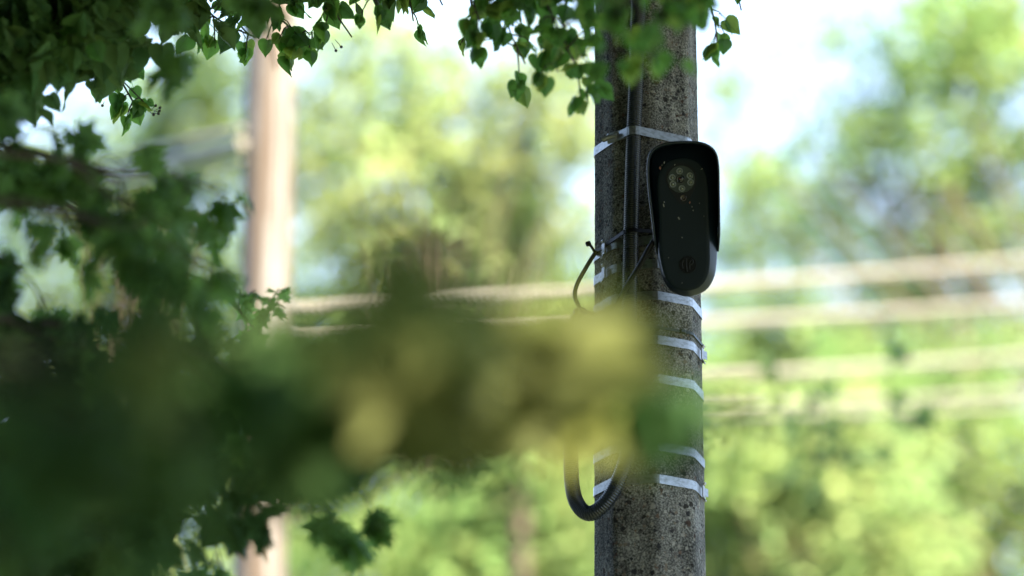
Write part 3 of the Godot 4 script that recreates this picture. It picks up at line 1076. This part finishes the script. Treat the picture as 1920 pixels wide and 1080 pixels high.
	for q in [[-46, 98, 0.0, 2.0, 5.0, 1], [-42, 103, 0.5, 1.0, 3.5, 2], [-38, 108, 0.3, 1.1, 4.5, 0], [32, 94, 1.0, 1.0, 4.0, 0], [-41, 28, -0.2, 1.2, 6.5, 0], [-40, 34, 0.3, 0.9, 3.0, 0], [-13, 3, -0.5, 1.5, 5.0, 0], [8, 32, 0.2, 1.4, 4.0, 1], [12, 24, 0.0, 1.0, 3.0, 2], [14, 17, 0.0, 1.0, 2.2, 0], [26, 30, 0.0, 1.1, 2.0, 2], [-8, -33, 0.0, 1.2, 2.6, 2], [-34, -70, 0.4, 0.9, 2.2, 2], [-18, 103, 0.6, 1.0, 3.0, 0], [-28, 62, -0.6, 0.8, 6.0, 0], [34, 6, 0.0, 0.9, 1.8, 2], [-10, -118, 0.0, 0.9, 2.0, 2]]:
		var sp := SurfaceTool.new()
		sp.begin(Mesh.PRIMITIVE_TRIANGLES)
		var at := moved(q[0], q[1], 0.0047) * Transform3D(Basis(Vector3.BACK, -q[2]).scaled_local(Vector3(q[3] * UNIT, q[4] * UNIT * 0.6, 0.0006)), Vector3.ZERO)
		lathe_into(sp, at, [[1.0, -0.3], [0.85, 0.5], [0.5, 0.9], [0.0, 1.0]], 8)
		sp.generate_normals()
		piece("speck", sp.commit(), tones[q[5]], plate)

func lathe_led(led: MeshInstance3D, at: Transform3D, dome: Material) -> void:
	# the bulb belongs to its cup: one mesh of two surfaces
	var st := SurfaceTool.new()
	st.begin(Mesh.PRIMITIVE_TRIANGLES)
	lathe_into(st, at, [[3.0 * UNIT, 0.0], [2.6 * UNIT, 0.0008], [1.4 * UNIT, 0.0014], [0.0, 0.0016]], 16)
	st.generate_normals()
	var both: ArrayMesh = led.mesh
	var cup := led.material_override
	led.material_override = null
	st.commit(both)
	both.surface_set_material(0, cup)
	both.surface_set_material(1, dome)

# ---------------------------------------------------------------- the linden over the pole
func overhead(c: Vector3, reach: Vector3, n: int, low: float, hole: Array = []) -> Array:
	# places of leaf sprigs in a crown whose underside rises away from the path
	var out := []
	while out.size() < n:
		var q := scatter_dir() * pow(rng.randf(), 0.4)
		var p := c + q * reach
		var flat := Vector2(p.x, p.z).length()
		var lift := rad_to_deg(atan2(p.y - 0.32 - EYE.y, maxf(0.01, flat)))
		if p.z < 0.2 and lift < low + 2.0 * sin(p.x * 3.0 + p.z * 2.0) or p.y < 2.6:
			n -= 1
			continue
		var shut := false
		for k in hole:
			var d: Vector3 = k[1]
			var w: Vector3 = p - k[0]
			if w.dot(d) > 0.0 and (w - d * w.dot(d)).length() < k[2]:
				shut = true
		if shut:
			n -= 1
			continue
		out.append(Transform3D(turned(rng.randf_range(0.75, 1.2)), p))
	return out

func fill(blobs: Array, spread: float, origin: Vector3) -> Array:      # sprigs round the ends of boughs
	var out := []
	for b in blobs:
		var r: float = b[2] / FPX * b[3]
		for i in int(b[4]):
			var q := scatter_dir() * r * pow(rng.randf(), 0.4)
			q.z *= 1.0
			out.append(Transform3D(turned(rng.randf_range(0.7, 1.2)), spot(b[0], b[1], b[3]) + q + scatter_dir() * spread - origin))
	return out

func tints_for(places: Array, c: Color) -> Array:
	var out := []
	for i in places.size():
		var v := rng.randf_range(0.75, 1.25)
		out.append(Color(c.r * v * rng.randf_range(0.9, 1.15), c.g * v, c.b * v))
	return out

func tree_base(called: String, label: String, root: Vector3, tops: Array, wide: float, bark: Material) -> Node3D:
	var t := thing(called, label, "tree", root)
	var way := curve_through([Vector3.ZERO] + tops, 0.15)
	var radii := tapered(wide, wide * 0.45, way.size())
	radii[0] *= 1.5
	piece("trunk", tube(way, radii, 14), bark, t)
	return t

func limb(t: Node3D, way: Array, wide: float, thin: float, bark: Material) -> void:
	var w := curve_through(way, 0.08)
	piece("limb", tube(w, tapered(wide, thin, w.size()), 8), bark, t)

func path_from(t: Node3D, pts: Array) -> Array:
	var out := []
	for q in pts:
		out.append(spot(q[0], q[1], q[2]) - t.position)
	return out

func build_linden() -> void:
	var bark := paint(lin(0.07, 0.055, 0.045), 0.9)
	var root := Vector3(-2.3, 0, -7.0)
	var t := tree_base("linden_tree", "linden tree whose heart-shaped leaves hang over the top of the concrete pole", root, [Vector3(0.1, 2.2, 0.1), Vector3(0.35, 4.4, 0.4), Vector3(0.9, 6.6, 0.8)], 0.17, bark)
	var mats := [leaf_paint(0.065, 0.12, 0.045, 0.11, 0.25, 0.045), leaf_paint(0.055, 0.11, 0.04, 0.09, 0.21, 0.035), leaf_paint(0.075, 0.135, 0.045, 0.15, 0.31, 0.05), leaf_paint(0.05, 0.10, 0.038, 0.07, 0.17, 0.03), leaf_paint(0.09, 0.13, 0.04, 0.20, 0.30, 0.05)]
	limb(t, [Vector3(0.35, 4.4, 0.4), Vector3(1.4, 5.05, 0.8), Vector3(2.6, 5.15, 1.2), Vector3(3.6, 5.3, 1.5)], 0.07, 0.02, bark)
	limb(t, [Vector3(0.15, 3.2, 0.15), Vector3(0.9, 4.3, 0.6), Vector3(1.7, 4.75, 0.9)], 0.05, 0.02, bark)
	limb(t, [Vector3(0.6, 5.4, 0.6), Vector3(1.6, 6.6, 0.4), Vector3(3.2, 7.2, 0.6)], 0.06, 0.02, bark)
	limb(t, [Vector3(0.35, 4.4, 0.4), Vector3(0.6, 5.0, 1.6), Vector3(1.2, 5.3, 3.0)], 0.06, 0.02, bark)
	# boughs in view: way (column, row, distance), leaves, leaf length, spread
	var list := [
		[[[960, -260, 5.8], [1000, -60, 5.7], [1050, 60, 5.65], [1100, 165, 5.65]], 62, 0.032, 0.075],
		[[[900, -240, 5.9], [930, -80, 5.85], [950, 40, 5.8], [985, 120, 5.8]], 58, 0.032, 0.07],
		[[[850, -200, 6.1], [870, -70, 6.05], [885, 30, 6.05], [862, 85, 6.05]], 10, 0.030, 0.03],
		[[[1020, -240, 5.6], [1050, -90, 5.6], [1060, 20, 5.6], [1045, 135, 5.6]], 52, 0.032, 0.06],
		[[[1120, -260, 4.9], [1160, -90, 4.85], [1200, 20, 4.8], [1225, 120, 4.8]], 50, 0.030, 0.07],
		[[[1200, -260, 5.0], [1240, -90, 4.95], [1265, 0, 4.95], [1262, 90, 4.95]], 36, 0.029, 0.05],
		[[[1330, -220, 5.2], [1310, -80, 5.2], [1290, 20, 5.2], [1285, 90, 5.2]], 18, 0.029, 0.035],
		[[[1110, -200, 5.0], [1130, -60, 5.0], [1145, 60, 5.0], [1150, 160, 5.0]], 26, 0.030, 0.055],
		[[[1270, -200, 6.0], [1310, -60, 5.95], [1340, 40, 5.9], [1345, 110, 5.9]], 14, 0.032, 0.035],
		[[[1330, -180, 6.0], [1370, -60, 6.0], [1390, 20, 6.0]], 5, 0.019, 0.02],
		[[[690, -240, 6.2], [730, -90, 6.2], [765, -10, 6.2], [775, 40, 6.2]], 18, 0.032, 0.04],
		[[[760, -200, 6.1], [790, -80, 6.1], [815, -20, 6.1], [830, 10, 6.1]], 10, 0.030, 0.03],
		[[[620, -200, 6.0], [660, -80, 6.0], [700, -10, 6.0], [715, 45, 6.0]], 16, 0.028, 0.035],
		[[[820, -200, 5.7], [850, -90, 5.7], [880, -10, 5.7], [905, 50, 5.7]], 18, 0.028, 0.04],
		[[[380, -220, 6.2], [450, -80, 6.2], [520, 30, 6.2], [600, 85, 6.2]], 40, 0.035, 0.06],
		[[[520, -220, 6.1], [570, -80, 6.1], [620, 10, 6.1], [660, 70, 6.1]], 36, 0.035, 0.055],
		[[[250, -200, 6.3], [330, -60, 6.3], [400, 30, 6.3], [480, 70, 6.3]], 34, 0.035, 0.06],
		[[[60, -160, 6.2], [120, -20, 6.2], [195, 85, 6.22], [232, 160, 6.22], [262, 212, 6.22]], 30, 0.030, 0.035],
		[[[-120, -120, 5.8], [0, -20, 5.8], [80, 40, 5.7], [140, 90, 5.7]], 34, 0.040, 0.09],
	]
	var b: MeshInstance3D
	for q in list:
		var way := path_from(t, q[0])
		b = bough(t, way, q[1], q[2], q[3], linden_leaf, mats, bark, 0.003, 0.3)
		var back: Vector3 = way[0]
		var from := Vector3(clampf(back.x * 0.75, 0.4, 2.6), 5.05, 0.4 + 0.33 * clampf(back.x, 0.0, 2.6))
		limb(t, [from, back.lerp(from, 0.4) + Vector3(0, 0.08, 0), back, way[1]], 0.010, 0.003, bark)
	var sharp := path_from(t, [[60, -160, 6.21], [130, 20, 6.21], [190, 110, 6.21], [238, 160, 6.21], [284, 206, 6.21]])
	var sharp_way := curve_through(sharp, 0.01)
	b = piece("branch", tube(sharp_way, tapered(0.003, 0.0009, sharp_way.size()), 6), bark, t)
	for q in [[178, 118, -0.5, -1.0, 0.036], [205, 132, 0.1, -1.0, 0.034], [232, 128, 0.3, -0.9, 0.030], [250, 130, 0.5, -0.9, 0.026], [182, 158, 0.0, -1.0, 0.034], [222, 172, -0.05, -1.0, 0.037], [246, 165, 0.35, -0.9, 0.028], [262, 188, 0.2, -1.0, 0.026], [236, 182, -0.5, -0.8, 0.022], [270, 196, 0.6, -0.5, 0.018], [160, 90, -0.4, -0.9, 0.034], [200, 90, 0.5, -0.8, 0.034], [150, 60, 0.3, -1.0, 0.036]]:
		var tip: Vector3 = Vector3.RIGHT * q[2] + above * q[3]
		one_leaf(b, spot(q[0], q[1] - 12, 6.21 + rng.randf_range(-0.03, 0.02)) - t.position, tip, Vector3(rng.randf_range(-0.6, 0.6), 0.2, 1.0), q[4] * 0.85, linden_leaf[rng.randi() % 4], mats[rng.randi() % 4])
	# fruit at the end of the sharp twig on the left
	var fruit := paint(lin(0.05, 0.045, 0.03), 0.6)
	for q in [[292, 198, 284, 206], [299, 208, 288, 210], [297, 213, 286, 212], [288, 215, 281, 210], [248, 206, 255, 200], [252, 210, 257, 202], [300, 202, 289, 208], [192, 198, 196, 190], [604, 87, 596, 76], [640, 88, 628, 74], [630, 95, 622, 80]]:
		var c := spot(q[0], q[1], 6.21) - t.position
		var stem := spot(q[2], q[3], 6.21) - t.position
		var st := SurfaceTool.new()
		st.begin(Mesh.PRIMITIVE_TRIANGLES)
		lathe_into(st, Transform3D(Basis.IDENTITY, c), [[0.0, -0.0026], [0.0018, -0.0018], [0.0026, 0.0], [0.0018, 0.0018], [0.0, 0.0026]], 10)
		tube_into(st, PackedVector3Array([stem, c]), PackedFloat32Array([0.0005, 0.0005]), 4)
		st.generate_normals()
		piece("fruit", st.commit(), fruit, t)
	var spr := sprig(linden_leaf, 9, 0.16, 0.075, 0.5)
	var white := leaf_paint(1, 1, 1, 0.5, 0.5, 0.5)
	white.albedo_color = Color.WHITE
	white.vertex_color_use_as_albedo = true
	var places := overhead(Vector3(0.5, 6.9, -4.5), Vector3(3.7, 2.6, 4.0), 16000, 25.5, [[spot(1010, 640, 2.8), to_sun, 0.30]])
	var moved_places := []
	for p in places:
		moved_places.append(Transform3D(p.basis, p.origin - t.position))
	var places_before := places.size()
	# the crown comes down low on the side away from the poles
	while places.size() < places_before + 2600:
		var p := Vector3(-3.9, 3.4, -4.6) + scatter_dir() * pow(rng.randf(), 0.4) * Vector3(2.6, 3.0, 4.2)
		var v := seen_at(p)
		if p.y > 0.4 and (v.z < 0.3 or v.x < -260.0 - 900.0 / v.z):
			places.append(Transform3D(turned(rng.randf_range(0.75, 1.2)), p))
			moved_places.append(Transform3D(places[places.size() - 1].basis, p - t.position))
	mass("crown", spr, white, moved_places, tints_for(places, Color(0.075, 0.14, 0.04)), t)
	var small := sprig(linden_leaf, 5, 0.045, 0.036, 0.8)
	var inner := fill([[50, 30, 120, 5.7, 60], [180, 0, 110, 5.8, 40], [330, -50, 90, 6.0, 26], [450, -60, 70, 6.2, 14], [570, -70, 60, 6.2, 9], [0, 110, 70, 5.6, 14], [650, -60, 40, 6.2, 4], [1030, -70, 80, 5.7, 9], [1180, -60, 70, 5.0, 6], [960, -70, 60, 5.9, 4]], 0.02, t.position)
	mass("inner_foliage", small, white, inner, tints_for(inner, Color(0.11, 0.21, 0.065)), t)

# ---------------------------------------------------------------- the maple at the left
func build_maple() -> void:
	var bark := paint(lin(0.08, 0.065, 0.05), 0.9)
	var root := Vector3(-1.75, 0, -4.0)
	var t := tree_base("maple_tree", "maple tree whose pointed dark leaves hang in front of the wooden pole on the left", root, [Vector3(0.1, 1.8, 0.0), Vector3(0.2, 3.4, 0.3), Vector3(0.6, 5.2, 0.9)], 0.12, bark)
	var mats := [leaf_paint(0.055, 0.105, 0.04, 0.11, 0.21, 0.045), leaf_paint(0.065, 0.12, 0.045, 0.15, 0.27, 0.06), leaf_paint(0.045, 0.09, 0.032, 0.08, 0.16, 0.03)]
	var list := [
		[[[200, -200, 4.7], [290, -40, 4.7], [330, 50, 4.7], [345, 120, 4.7]], 24, 0.048, 0.05],
		[[[430, -200, 5.0], [480, -20, 5.0], [505, 80, 5.0], [515, 130, 5.0]], 18, 0.048, 0.04],
		[[[-160, 100, 4.9], [-40, 180, 4.9], [40, 230, 4.9], [110, 250, 4.9]], 28, 0.046, 0.05],
		[[[-200, 150, 5.2], [10, 280, 5.2], [90, 350, 5.2], [145, 450, 5.2]], 36, 0.045, 0.045],
		[[[-120, 270, 5.0], [80, 310, 5.0], [180, 330, 5.0], [230, 340, 5.0]], 18, 0.044, 0.04],
		[[[-60, 260, 4.9], [200, 320, 4.9], [330, 330, 4.9], [430, 370, 4.9]], 46, 0.045, 0.05],
		[[[-100, 430, 4.9], [0, 480, 4.9], [60, 530, 4.9], [90, 590, 4.9]], 24, 0.046, 0.05],
		[[[-60, 370, 4.5], [200, 420, 4.5], [330, 470, 4.5], [430, 520, 4.5]], 42, 0.045, 0.05],
		[[[-200, 560, 4.7], [0, 600, 4.7], [120, 640, 4.7], [260, 690, 4.7]], 28, 0.048, 0.06],
		[[[340, 510, 6.9], [430, 550, 6.9], [500, 560, 6.9], [535, 580, 6.9]], 20, 0.036, 0.04],
		[[[430, 560, 6.7], [465, 600, 6.7], [490, 640, 6.7], [500, 670, 6.7]], 10, 0.036, 0.03],
		[[[300, 640, 4.9], [480, 780, 4.9], [600, 860, 4.9], [700, 940, 4.9]], 26, 0.046, 0.05],
		[[[380, 740, 5.1], [540, 880, 5.1], [620, 970, 5.1], [680, 1080, 5.1]], 22, 0.046, 0.05],
		[[[-60, 840, 4.8], [120, 900, 4.8], [200, 980, 4.8], [230, 1080, 4.8]], 28, 0.046, 0.055],
		[[[180, 760, 5.2], [320, 880, 5.2], [390, 980, 5.2], [420, 1080, 5.2]], 24, 0.045, 0.05],
		[[[120, 300, 4.7], [230, 380, 4.7], [310, 410, 4.7], [380, 440, 4.7]], 26, 0.046, 0.05],
		[[[-150, 760, 5.0], [0, 880, 5.0], [50, 980, 5.0], [60, 1090, 5.0]], 24, 0.046, 0.05],
	]
	for q in list:
		var way := path_from(t, q[0])
		bough(t, way, q[1], q[2], q[3], maple_leaf, mats, bark, 0.003, 0.12)
		var first: Vector3 = way[0]
		var node := Vector3(0.18, clampf(first.y - 0.5, 0.8, 4.0), 0.15)
		limb(t, [node, node.lerp(first, 0.5) + Vector3(0, 0.15, 0), first, way[1]], 0.006, 0.003, bark)
	var spr := sprig(maple_leaf, 7, 0.15, 0.085, 0.5)
	var white := leaf_paint(1, 1, 1, 0.5, 0.5, 0.5)
	white.albedo_color = Color.WHITE
	white.vertex_color_use_as_albedo = true
	var places := overhead(Vector3(-0.6, 4.9, -0.2), Vector3(3.6, 2.2, 4.2), 8000, 26.5, [[spot(1010, 640, 2.8), to_sun, 0.30]])
	# behind the viewer the crown hangs almost to the ground
	var count := places.size() + 4500
	while places.size() < count:
		var p := Vector3(-2.2, 3.0, 3.6) + scatter_dir() * pow(rng.randf(), 0.4) * Vector3(4.6, 3.0, 2.6)
		if p.y > 0.3 and p.z > 1.2:
			places.append(Transform3D(turned(rng.randf_range(0.8, 1.3)), p))
	var shifted := []
	for p in places:
		shifted.append(Transform3D(p.basis, p.origin - t.position))
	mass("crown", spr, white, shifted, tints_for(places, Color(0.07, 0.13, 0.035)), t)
	var small := sprig(maple_leaf, 5, 0.05, 0.05, 0.8)
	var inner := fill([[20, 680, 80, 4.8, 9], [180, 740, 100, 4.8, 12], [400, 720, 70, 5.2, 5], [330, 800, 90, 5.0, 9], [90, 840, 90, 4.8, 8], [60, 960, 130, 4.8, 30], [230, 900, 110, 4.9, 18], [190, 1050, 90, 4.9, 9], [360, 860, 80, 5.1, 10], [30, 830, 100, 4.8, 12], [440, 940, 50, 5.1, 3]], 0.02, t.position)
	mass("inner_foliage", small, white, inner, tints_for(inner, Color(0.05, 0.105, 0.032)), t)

# ---------------------------------------------------------------- the sapling close to the viewer
func build_sapling() -> void:
	var bark := paint(lin(0.03, 0.04, 0.018), 0.9)
	var root := Vector3(-0.95, 0, -2.3)
	var t := tree_base("maple_sapling", "young maple close to the viewer, its leaves a dark and yellow-green blur across the picture", root, [Vector3(0.05, 0.9, 0.0), Vector3(0.12, 1.7, 0.05), Vector3(0.2, 2.4, 0.1)], 0.03, bark)
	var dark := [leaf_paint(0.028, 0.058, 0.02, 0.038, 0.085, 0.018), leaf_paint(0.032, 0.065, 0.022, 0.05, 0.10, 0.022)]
	var list := [
		[[[-260, 640, 2.5], [-40, 720, 2.5], [160, 770, 2.5], [360, 800, 2.5]], 12, 0.055, 0.035],
		[[[-260, 780, 2.6], [-20, 880, 2.6], [140, 940, 2.6], [240, 1060, 2.6]], 3, 0.046, 0.04],
		[[[-200, 900, 2.7], [0, 1000, 2.7], [60, 1080, 2.7], [100, 1180, 2.7]], 3, 0.046, 0.04],
		[[[0, 670, 2.7], [240, 720, 2.7], [440, 770, 2.7], [640, 800, 2.7]], 15, 0.050, 0.03],
	]
	for q in list:
		var way := path_from(t, q[0])
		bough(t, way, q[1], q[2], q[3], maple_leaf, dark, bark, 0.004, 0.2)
		limb(t, [Vector3(0.1, 1.4, 0.04), (Vector3(0.1, 1.4, 0.04) + way[0]) * 0.5, way[0], way[1]], 0.007, 0.003, bark)
	var white := leaf_paint(1, 1, 1, 0.5, 0.5, 0.5)
	white.albedo_color = Color.WHITE
	white.vertex_color_use_as_albedo = true
	var small := sprig(maple_leaf, 5, 0.035, 0.05, 0.8)
	var inner := fill([[60, 770, 80, 2.6, 4], [310, 780, 80, 2.6, 6], [500, 790, 60, 2.7, 4], [620, 790, 50, 2.7, 3], [170, 740, 60, 2.6, 2], [30, 900, 80, 2.8, 3]], 0.015, t.position)
	mass("inner_foliage", small, white, inner, tints_for(inner, Color(0.09, 0.18, 0.06)), t)
	# the long bough with the yellowing leaves: column, row, distance, tip direction, size, shade
	var yellow := leaf_paint(0.080, 0.090, 0.028, 0.120, 0.132, 0.034)
	var olive := leaf_paint(0.058, 0.076, 0.022, 0.088, 0.115, 0.026)
	var green := leaf_paint(0.022, 0.05, 0.015, 0.018, 0.05, 0.009)
	var way := path_from(t, [[-260, 720, 2.6], [200, 690, 2.6], [640, 610, 2.6], [1000, 590, 2.8], [1180, 600, 2.95], [1280, 730, 2.85]])
	var w := curve_through(way, 0.03)
	var b := piece("branch", tube(w, tapered(0.004, 0.0014, w.size()), 6), bark, t)
	limb(t, [Vector3(0.13, 1.7, 0.05), (Vector3(0.13, 1.7, 0.05) + way[0]) * 0.5, way[0], way[1]], 0.006, 0.004, bark)
	var leaves := [
		[1080, 560, 3.0, 0.3, -1.0, 0.10, yellow], [1130, 580, 3.0, -0.1, -1.0, 0.095, yellow], [1110, 650, 2.9, 0.4, -1.0, 0.085, yellow],
		[1030, 580, 2.9, 0.2, -1.0, 0.085, yellow], [1125, 660, 3.0, -0.2, -1.0, 0.085, yellow], [1020, 650, 2.8, -0.3, -1.0, 0.08, yellow],
		[960, 570, 2.8, 0.0, -1.0, 0.08, olive], [820, 580, 2.7, -0.2, -1.0, 0.085, yellow],
		[770, 620, 2.6, 0.2, -1.0, 0.085, yellow], [850, 660, 2.7, -0.1, -1.0, 0.08, yellow], [700, 590, 2.6, -0.2, -1.0, 0.065, olive],
		[600, 650, 2.7, -0.2, -1.0, 0.07, olive], [690, 690, 2.7, 0.1, -1.0, 0.08, green],
		[780, 710, 2.7, -0.2, -1.0, 0.075, olive], [880, 730, 2.8, 0.0, -1.0, 0.07, green], [960, 690, 2.8, -0.4, -1.0, 0.055, olive],
		[1060, 600, 2.7, 0.1, -1.0, 0.085, yellow], [1100, 580, 2.75, -0.2, -1.0, 0.085, yellow], [1000, 650, 2.7, 0.2, -1.0, 0.085, yellow], [1090, 650, 2.8, 0.1, -1.0, 0.085, yellow],
		[950, 590, 2.75, 0.1, -1.0, 0.085, yellow], [930, 650, 2.8, -0.2, -1.0, 0.08, yellow], [990, 600, 2.7, -0.1, -1.0, 0.085, yellow], [870, 620, 2.6, 0.2, -1.0, 0.08, yellow], [730, 640, 2.6, 0.1, -1.0, 0.08, yellow],
		[720, 420, 1.7, 0.2, -0.5, 0.032, olive], [810, 430, 1.7, -0.2, -0.5, 0.03, olive], [760, 470, 1.75, 0.1, -0.6, 0.038, olive], [850, 520, 1.9, 0.1, -0.6, 0.045, olive],
		[700, 490, 1.8, 0.3, -0.4, 0.042, olive], [800, 520, 1.8, -0.4, -0.5, 0.042, olive], [620, 560, 1.9, 0.2, -0.7, 0.045, olive],
		[560, 700, 2.7, 0.2, -1.0, 0.07, green], [640, 740, 2.7, 0.2, -1.0, 0.065, green], [1000, 730, 2.9, 0.3, -1.0, 0.055, green],
		[1225, 735, 2.8, 0.1, -1.0, 0.06, green], [1275, 735, 2.8, 0.2, -1.0, 0.05, green], [1370, 720, 2.2, 0.3, -1.0, 0.03, olive],
		[290, 540, 2.3, -0.1, -1.0, 0.06, green], [480, 680, 2.6, 0.1, -1.0, 0.07, green], [270, 600, 2.3, 0.1, -1.0, 0.05, olive],
	]
	for q in leaves:
		var at := spot(q[0], q[1], q[2]) - t.position
		var tip: Vector3 = Vector3.RIGHT * q[3] + above * q[4]
		one_leaf(b, at - tip.normalized() * q[5] * 0.4, tip, Vector3(rng.randf_range(-0.4, 0.4), 0.25, 0.8), q[5] * rng.randf_range(1.0, 1.15), maple_leaf[rng.randi() % 4], q[6])
